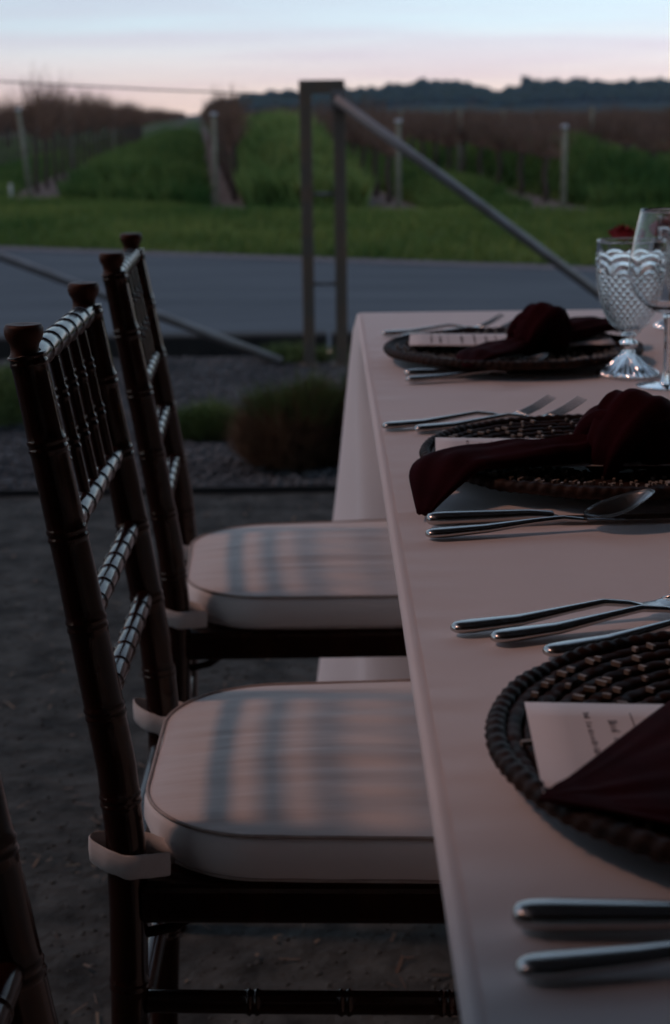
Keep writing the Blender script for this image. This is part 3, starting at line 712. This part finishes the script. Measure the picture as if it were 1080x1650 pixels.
mn = make_menu()
for i, (x, y, lab) in enumerate(cpos):
    rz = [R(10), R(100), R(215)][i]
    if i == 0: chp.location = (x, y, ZT); chp.rotation_euler = (0, 0, rz); chp['label'] = lab
    else: dup(chp, (x, y, ZT), rz, lab)
mpos = [(.239, .763, -.045, 'menu card with lines of print on the nearest charger'), (.238, 1.503, -.06, 'menu card mostly covered by the large knotted napkin'), (.252, 2.285, -.06, 'menu card on the farthest charger, under its napkin')]
for i, (x, y, rz, lab) in enumerate(mpos):
    z = ZT+.0210
    if i == 0: mn.location = (x, y, z); mn.rotation_euler = (0, 0, rz); mn['label'] = lab
    else: dup(mn, (x, y, z), rz, lab)

# knotted napkins: two flattened tails and a knot of wrapped folds
def sweep(b, pts, W_, H_, ups=None, seg=28, folds=5, amp=.14, seed=0, n=40):
    pts = [Vector(p) for p in pts]; k = len(pts)-1; q = []
    def cr(a, t):
        i = min(int(t*k), k-1); u = t*k-i; g = lambda j: a[max(0, min(k, j))]
        p0, p1, p2, p3 = g(i-1), g(i), g(i+1), g(i+2)
        return .5*((2*p1)+(p2-p0)*u+(2*p0-5*p1+4*p2-p3)*u*u+(3*p1-p0-3*p2+p3)*u**3)
    ups = [Vector(u) for u in (ups or [(0, 0, 1)]*len(pts))]
    C_ = [(cr(pts, i/n), cr(W_, i/n), cr(H_, i/n), cr(ups, i/n)) for i in range(n+1)]
    v = []
    for i, (p, w, h, u) in enumerate(C_):
        t = (C_[min(i+1, n)][0]-C_[max(i-1, 0)][0]).normalized(); u = (u-t*u.dot(t)).normalized(); s = t.cross(u)
        for j in range(seg):
            a = 2*math.pi*j/seg; ca, sa = math.cos(a), math.sin(a)
            x = math.copysign(abs(ca)**.8, ca)*w; z = math.copysign(abs(sa)**.9, sa)*h
            fo = 1+amp*math.sin(ca*folds*1.7+seed+i*.05)*abs(sa)+amp*1.2*noise.noise((ca*2+seed, sa*2, i*.16))
            v.append(p+s*x*(1+.10*noise.noise((seed, i*.2, ca)))+u*z*fo)
    f = [(i*seg+j, i*seg+(j+1) % seg, (i+1)*seg+(j+1) % seg, (i+1)*seg+j) for i in range(n) for j in range(seg)]
    f += [tuple(range(seg))[::-1], tuple(n*seg+j for j in range(seg))]; b.add(v, f)
def napkin(kn, left, right, lab, sc=1.0, lw=None, lh=None, amp=.28):
    # kn: knot centre; left / right: tail path points in world space (x, y, z)
    e = empty('napkin', kn, label=lab, cat='napkin', group='knotted burgundy napkins')
    K = Vector(kn)
    w = lw or [.020, .032, .038, .034, .008]; h = [.016, .013, .009, .007, .003]
    if left: b = MB(); sweep(b, [Vector(p)-K for p in left], w, lh or h, seed=1, amp=amp); part('tail', b, napm, e)
    b = MB(); sweep(b, [Vector(p)-K for p in right], [.020, .03, .036, .034, .008], h, seed=4, amp=.28); part('tail', b, napm, e)
    s = sc
    b = MB()   # outer wrap: a broad fold arching over the tails
    sweep(b, [(-.030*s, -.034*s, -.012), (-.020*s, -.036*s, .018*s), (.004*s, -.012*s, .043*s), (.022*s, .014*s, .036*s), (.034*s, .030*s, .004), (.026*s, .030*s, -.014)], [.016*s, .026*s, .032*s, .030*s, .022*s, .012*s], [.009*s, .013*s, .014*s, .013*s, .011*s, .008*s], ups=[(-.6, -.6, .3), (-.6, -.6, .6), (0, -.2, 1), (.4, .4, .8), (.7, .7, .1), (.7, .6, -.4)], seed=2, amp=.22)
    sweep(b, [(-.038*s, .014*s, -.012), (-.034*s, .010*s, .016*s), (-.014*s, -.006*s, .034*s), (.012*s, -.026*s, .026*s), (.026*s, -.034*s, .0), (.024*s, -.030*s, -.014)], [.014*s, .022*s, .024*s, .024*s, .020*s, .010*s], [.008*s, .012*s, .013*s, .012*s, .011*s, .007*s], ups=[(-.7, .4, .2), (-.7, .3, .6), (-.2, .1, 1), (.2, -.5, .8), (.5, -.8, .1), (.5, -.7, -.3)], seed=7, amp=.22)
    sweep(b, [(-.030*s, -.02*s, .0), (0, 0, .012*s), (.030*s, .02*s, .0)], [.026*s, .034*s, .026*s], [.018*s, .026*s, .018*s], seed=5, n=20)
    part('knot', b, napm, e)
    return e
zc = ZT+.0265
n1 = napkin((.315, .80, zc+.006), None, [(.325, .81, zc), (.355, .835, zc), (.385, .85, zc), (.41, .86, zc-.004), (.44, .87, zc-.010)], 'burgundy napkin whose flat pointed fold covers the nearest menu card')
def fold(b, tip, aA, aB, La, Lb, thick, lift):
    # a flat folded corner of cloth: two straight edges leave the tip at angles aA and aB
    nu, nv = 40, 36; V = []
    dA = Vector((math.cos(aA), math.sin(aA))); dB = Vector((math.cos(aB), math.sin(aB))); T0 = Vector(tip)
    KN = Vector((.315, .80))
    for side in (0, 1):
        for i in range(nu+1):
            u = i/nu
            for j in range(nv+1):
                v = j/nv; A_ = T0+dA*La*min(1, u/.62); B_ = T0+dB*Lb*min(1, u/.62)
                if u > .62: q = sstep(.62, 1, u); A_ = A_.lerp(KN+Vector((-.01, .03)), q); B_ = B_.lerp(KN+Vector((.0, -.03)), q)
                p = B_.lerp(A_, v); d = math.hypot(p.x-.252, p.y-.787)
                z = ZT+.0250+lift+.0015*sstep(.155, .168, d)-.014*sstep(.179, .205, d)
                rid = .0035*abs(noise.noise((v*7+lift*300, u*1.3, 2)))+.004*math.exp(-((v-.45-.1*u)/.07)**2)*u+.003*math.exp(-((v-.72)/.05)**2)*u
                z += rid*min(1, u*3)*min(1, 6*min(v, 1-v)+.15)
                V.append(Vector((p.x, p.y, z-(0 if side == 0 else thick))))
    Q = (nu+1)*(nv+1); F = []
    for i in range(nu):
        for j in range(nv):
            a_ = i*(nv+1)+j; F.append((a_, a_+1, a_+nv+2, a_+nv+1)); F.append((Q+a_, Q+a_+nv+1, Q+a_+nv+2, Q+a_+1))
        for j in (0, nv):
            a_ = i*(nv+1)+j; c_ = a_+nv+1; F.append((a_, c_, c_+Q, a_+Q) if j == 0 else (a_, a_+Q, c_+Q, c_))
    for j in range(nv):
        a_ = nu*(nv+1)+j; F.append((a_, a_+1, a_+1+Q, a_+Q))
    b.add([p-Vector((.315, .80, zc+.006)) for p in V], F)
b = MB(); fold(b, (.0925, .6975), R(56), R(-27), .155, .125, .0016, .0); fold(b, (.0975, .6985), R(52), R(-24), .15, .118, .0014, -.0024)
part('folded_corner', b, napm, n1)
napkin((.272, 1.485, zc-.002), [(.250, 1.480, zc+.004), (.205, 1.462, zc+.004), (.150, 1.435, zc+.006), (.102, 1.405, zc+.004), (.0765, 1.330, ZT+.006)], [(.29, 1.50, zc), (.335, 1.52, zc), (.375, 1.54, zc+.002), (.41, 1.555, zc), (.44, 1.565, zc-.008)], 'large knotted burgundy napkin, its tail drooping over the charger rim', sc=.98, lw=[.018, .026, .032, .032, .006], lh=[.012, .010, .008, .006, .002])
napkin((.285, 2.225, zc+.002), [(.27, 2.215, zc), (.245, 2.185, zc), (.215, 2.145, zc), (.190, 2.110, zc-.002), (.175, 2.07, zc-.010)], [(.30, 2.235, zc+.002), (.335, 2.275, zc+.008), (.375, 2.32, zc+.010), (.41, 2.35, zc+.004), (.445, 2.37, zc-.006)], 'knotted burgundy napkin on the farthest charger', sc=.86, lw=[.018, .026, .032, .028, .006], lh=[.010, .008, .006, .005, .002])

# cutlery, built along +x from the handle end at the origin
def bar(b, st, n=36, seg=14):
    # st: (x, z, halfwidth, halfthick)
    xs = [s[0] for s in st]; v = []
    for i in range(n+1):
        x = xs[0]+(xs[-1]-xs[0])*(i/n if i else 0); t = i/n
        z, w, h = (interp(x, xs, [s[k] for s in st]) for k in (1, 2, 3))
        if t < .04: pass
        for j in range(seg):
            a = 2*math.pi*j/seg; v.append((x, math.copysign(abs(math.cos(a))**.85, math.cos(a))*w, z+math.sin(a)*h))
    f = [(i*seg+j, i*seg+(j+1) % seg, (i+1)*seg+(j+1) % seg, (i+1)*seg+j) for i in range(n) for j in range(seg)]
    f += [tuple(range(seg))[::-1], tuple(n*seg+j for j in range(seg))]; b.add(v, f)
HND = [(0, .0042, .0030, .0018), (.002, .0043, .0058, .0030), (.006, .0044, .0078, .0038), (.014, .0045, .0086, .0040)]
def make_fork():
    e = empty('fork', (0, 0, 0), label='x', cat='fork', group='forks laid beside the chargers')
    b = MB(); bar(b, HND+[(.05, .0055, .0068, .0034), (.09, .0100, .0042, .0026), (.115, .0125, .0030, .0024), (.135, .0100, .0034, .0022), (.146, .0075, .0055, .0016)], 60); part('handle', b, steel, e)
    b = MB(); bar(b, [(.143, .0080, .0045, .0014), (.150, .0070, .0095, .0011), (.160, .0068, .0120, .0010), (.168, .0085, .0122, .0010)], 20); part('head', b, steel, e)
    for k in (-1.5, -.5, .5, 1.5):
        b = MB(); b.tube([(.166, k*.0066, .0082), (.176, k*.0068, .0105), (.190, k*.0069, .0160), (.204, k*.0068, .0232), (.209, k*.0067, .0262)], [.0021, .0019, .0016, .0012, .0007], 8, flat=.6); part('tine', b, steel, e)
    return e
def make_spoon():
    e = empty('spoon', (0, 0, 0), label='x', cat='spoon', group='spoons laid beside the chargers')
    b = MB(); bar(b, HND+[(.05, .0055, .0068, .0034), (.09, .0085, .0040, .0026), (.115, .0095, .0030, .0024), (.135, .0070, .0040, .0018)], 60); part('handle', b, steel, e)
    b = MB(); nu, nv = 18, 9; V = []
    for side, th in ((0, 0), (1, .0009)):
        for j in range(nv+1):
            rr = j/nv
            for i in range(nu):
                a = 2*math.pi*i/nu; x = .030*rr*math.cos(a); y = .0195*rr*math.sin(a)*(1-.12*math.cos(a))
                z = .0012+.0095*rr*rr+.30*(x+.030)
                V.append((.163+x, y, z+(th if side == 0 else 0)))
    o = (nv+1)*nu
    for s in (0, 1):
        for j in range(nv):
            for i in range(nu):
                q = (s*o+j*nu+i, s*o+j*nu+(i+1) % nu, s*o+(j+1)*nu+(i+1) % nu, s*o+(j+1)*nu+i); b.f.append(q if s else q[::-1])
    for i in range(nu): b.f.append((nv*nu+i, nv*nu+(i+1) % nu, o+nv*nu+(i+1) % nu, o+nv*nu+i))
    b.v = V; part('bowl', b, steel, e)
    return e
def make_knife():
    e = empty('knife', (0, 0, 0), label='x', cat='knife', group='knives laid beside the chargers')
    b = MB(); bar(b, [(0, .006, .0035, .0028), (.002, .006, .0065, .0045), (.007, .006, .0088, .0056), (.016, .006, .0095, .0060), (.05, .0062, .0085, .0056), (.085, .0065, .0062, .0048), (.105, .0055, .0060, .0040)], 56); part('handle', b, steel, e)
    b = MB(); bar(b, [(.104, .0045, .0058, .0032), (.112, .0030, .0085, .0012), (.16, .0022, .0098, .0009), (.20, .0020, .0092, .0008), (.222, .0018, .0060, .0006), (.232, .0016, .0015, .0004)], 50); part('blade', b, steel, e)
    return e
fk, sp_, kn_ = make_fork(), make_spoon(), make_knife()
fk.scale = (.925, 1, 1)
used = set()
def lay(proto, x, y, deg, lab, dz=0):
    z = ZT+dz
    if proto.name not in used:
        used.add(proto.name); proto.location = (x, y, z); proto.rotation_euler = (0, 0, R(deg)); proto['label'] = lab
    else: dup(proto, (x, y, z), R(deg), lab)
lay(fk, .077, 1.021, 14, 'outermost fork beyond the nearest charger, tines raised')
lay(fk, .101, 1.000, 17.5, 'middle of the three forks beyond the nearest charger')
lay(fk, .131, .970, 21.5, 'fork closest to the nearest charger, touching its rim')
lay(kn_, .073, .624, -3, 'thick handled knife nearest the camera, in front of the nearest charger')
lay(sp_, .070, .583, 7, 'spoon at the very front of the table, below the knife')
lay(fk, .056, 1.735, 14, 'outer fork beyond the middle charger')
lay(fk, .089, 1.715, 16, 'inner fork beside the rim of the middle charger')
lay(kn_, .078, 1.310, 4.5, 'knife lying between the middle napkin tail and the spoon')
lay(sp_, .075, 1.268, 12, 'spoon in front of the middle charger, bowl raised')
lay(fk, .080, 2.497, 13, 'outer fork beyond the farthest charger')
lay(fk, .109, 2.462, 15, 'inner fork beside the rim of the farthest charger')
lay(kn_, .096, 2.088, 4, 'knife in front of the farthest charger')
lay(sp_, .096, 2.050, 15, 'spoon in front of the farthest charger')

# glassware
def shell(out, inn): return out+inn[::-1]
def make_goblet(z0=ZT):
    e = empty('goblet', (0, 0, 0), label='x', cat='goblet', group='patterned pressed glass goblets')
    H = .172
    b = MB(); n = 264
    pr = [(.0005, .0545), (.010, .055), (.017, .060), (.024, .068), (.031, .080), (.0365, .094), (.0400, .108), (.0418, .122), (.0425, .136), (.0430, .150), (.0432, .160), (.0434, .166), (.0434, .1705), (.0425, H)]
    zs = np.linspace(.0545, H, 110); prof = [(interp(z, [p[1] for p in pr], [p[0] for p in pr]), z) for z in zs]
    rin = [(max(.0005, r-.0032), z+(.004 if z < .062 else 0)) for r, z in prof]
    NO = len(prof)
    def mod(i, a):
        if i >= NO: return 0
        r, z = prof[i]
        if z < .064 or z > .165: return 0
        if z < .13:
            k = 26; u = a*k; w = (z-.062)/.0054*math.pi
            d = max(abs(math.sin((u+w)/2)), abs(math.sin((u-w)/2)))
            return .0016*(d**3)-.0005
        k = 8; ph = (a*k/(2*math.pi)) % 1-.5; dx = ph*2*math.pi/k*.043; dz = z-.128; d = math.hypot(dx, dz)
        return .0010*math.cos(d/.0052*math.pi*1.0)*(1 if d < .03 else 0)
    b.lathe(shell(prof, rin), n, mod=mod, closed=False); part('bowl', b, cglass, e)
    b = MB(); st = [(.0005, .0545), (.0085, .0540), (.0105, .0515), (.0075, .0490), (.0065, .0470), (.0105, .0440), (.0122, .0410), (.0105, .0375), (.0070, .0350), (.0065, .0330), (.0090, .0310)]
    b.lathe(st, 40, closed=False); part('stem', b, cglass, e)
    b = MB(); ft = [(.0075, .0312), (.0085, .0285), (.0125, .0220), (.0200, .0145), (.0300, .0075), (.0385, .0030), (.0392, .0012), (.037, .0), (.0005, .0)]
    b.lathe(ft, 160, mod=lambda i, a: (.0012*abs(math.sin(a*14))*(1 if 1 < i < 8 else 0)), closed=False)
    for q in range(len(b.v)):
        x, y, z = b.v[q]; r = math.hypot(x, y)
        if z > .001 and r > .012: b.v[q] = (x, y, z+.0022*abs(math.sin(math.atan2(y, x)*14))*min(1, z/.004))
    part('foot', b, cglass, e)
    return e
def make_wine():
    e = empty('wine_glass', (0, 0, 0), label='x', cat='wine glass', group='clear stemmed wine glasses')
    b = MB(); pr = [(.0005, .088), (.012, .0895), (.026, .097), (.040, .111), (.0475, .126), (.0500, .140), (.0490, .156), (.0455, .176), (.0405, .198), (.0365, .214)]
    zs = [.088]+list(np.linspace(.0885, .214, 44)); prof = [(interp(z, [p[1] for p in pr], [p[0] for p in pr]), z) for z in zs]
    inn = [(max(.0004, r-.0011), z+(.0014 if z < .1 else 0)) for r, z in prof]
    b.lathe(shell(prof, inn), 64, closed=False); part('bowl', b, glass, e)
    b = MB(); b.lathe([(.0005, .0885), (.007, .0885), (.0055, .082), (.0042, .07), (.0036, .045), (.0038, .02), (.0055, .008), (.009, .0035)], 28, closed=False)
    part('stem', b, glass, e)
    b = MB(); b.lathe([(.0091, .0036), (.02, .0022), (.034, .0014), (.0365, .0008), (.036, .0), (.0005, .0)], 56, closed=False); part('foot', b, glass, e)
    return e
gb = make_goblet(); gb.location = (.381, 2.085, ZT); gb['label'] = 'patterned pressed glass goblet standing left of the wine glass'
dup(gb, (.545, 2.55, ZT), 1.0, 'second patterned goblet, farther back at the right edge of view')
wg = make_wine(); wg.location = (.413, 2.0, ZT); wg['label'] = 'clear wine glass overlapping the patterned goblet'
dup(wg, (.500, 2.07, ZT), .5, 'clear wine glass at the right edge, behind the other')
# red flowers in a low vase and two candles further along the table
fv = empty('flower_arrangement', (.590, 2.62, ZT+0), label='low arrangement of red flowers behind the glasses', cat='flower arrangement')
b = MB(); b.lathe([(.001, 0), (.035, 0), (.05, .03), (.045, .07), (.038, .085), (.034, .085), (.03, .04), (.001, .04)], 32, closed=False); part('vase', b, ceram, fv)
for i, (x, y, z, r) in enumerate([(-.130, -.02, .142, .020), (-.075, -.03, .150, .024), (-.035, .03, .155, .026), (.02, -.02, .14, .028), (.06, .02, .13, .025), (-.10, .03, .10, .02), (.0, .03, .11, .026), (.09, -.03, .11, .024)]):
    b = MB()
    for L in range(4):
        k = 5+L
        for q in range(k):
            a = 2*math.pi*q/k+L*.5; rr = r*(.3+.24*L); hh = r*(1.1-.22*L)
            c = Vector((x+math.cos(a)*rr*.6, y+math.sin(a)*rr*.6, z)); t_ = Vector((math.cos(a), math.sin(a), 0)); s_ = Vector((-math.sin(a), math.cos(a), 0))
            o = [c-s_*rr*.3-Vector((0, 0, r*.4)), c+s_*rr*.3-Vector((0, 0, r*.4)), c+s_*rr*.55+t_*rr*.4+Vector((0, 0, hh*.4)), c+t_*rr*.55+Vector((0, 0, hh*.75)), c-s_*rr*.55+t_*rr*.4+Vector((0, 0, hh*.4))]
            b.add(o, [(0, 1, 2, 3, 4)])
    fl = part('flower', b, rosem, fv, True); b = MB(); b.tube([(0, 0, .05), (x*.5, y*.5, .08), (x, y, z-r*.3)], .002, 6); part('stalk', b, leafm, fl)
b = MB()
for _ in range(60):
    a = random.uniform(0, 6.28); rr = random.uniform(.02, .11); c = Vector((math.cos(a)*rr, math.sin(a)*rr, random.uniform(.06, .11))); t_ = Vector((math.cos(a), math.sin(a), random.uniform(-.2, .6)))*.022; s_ = Vector((-math.sin(a), math.cos(a), .1))*.008
    b.add([c-t_, c+s_, c+t_, c-s_], [(0, 1, 2, 3)])
part('leaves', b, leafm, fv, kind='stuff')
wax = mat('candle_wax', (.8, .72, .6), .5); flame = mat('candle_flame', (1, .5, .15), .5, emis=((1, .36, .08), 130))
def candle(x, y, lab):
    e = empty('votive_candle', (x, y, ZT), label=lab, cat='candle', group='lit votive candles on the table')
    b = MB(); b.lathe([(.001, .001), (.026, .001), (.028, .06), (.026, .06), (.0245, .006), (.001, .006)], 32, closed=False); part('holder', b, glass, e)
    b = MB(); b.lathe([(.001, .0065), (.020, .0065), (.020, .03), (.001, .03)], 24, closed=False); part('wax', b, wax, e)
    b = MB(); b.lathe([(.0005, .034), (.003, .038), (.0042, .044), (.003, .054), (.0004, .064)], 12, closed=False); part('flame', b, flame, e)
candle(.63, 1.72, 'lit votive candle on the table near the middle charger')
candle(.66, 1.10, 'lit votive candle on the table near the nearest charger')
candle(.68, 2.42, 'lit votive candle beside the red flowers')

# ---- evening haze
hz_ = bpy.data.materials.new('haze'); hz_.use_nodes = True; t = hz_.node_tree; t.nodes.remove(t.nodes['Principled BSDF'])
pv = N(t, 'ShaderNodeVolumePrincipled'); pv.inputs['Color'].default_value = (.45, .60, .95, 1); pv.inputs['Density'].default_value = .0001
t.links.new(pv.outputs[0], t.nodes['Material Output'].inputs['Volume'])
b = MB(); b.box((0, 1170, 30), (5000, 2600, 64)); obj('haze', b.mesh('haze', hz_, False), kind='stuff', label='thin evening haze')
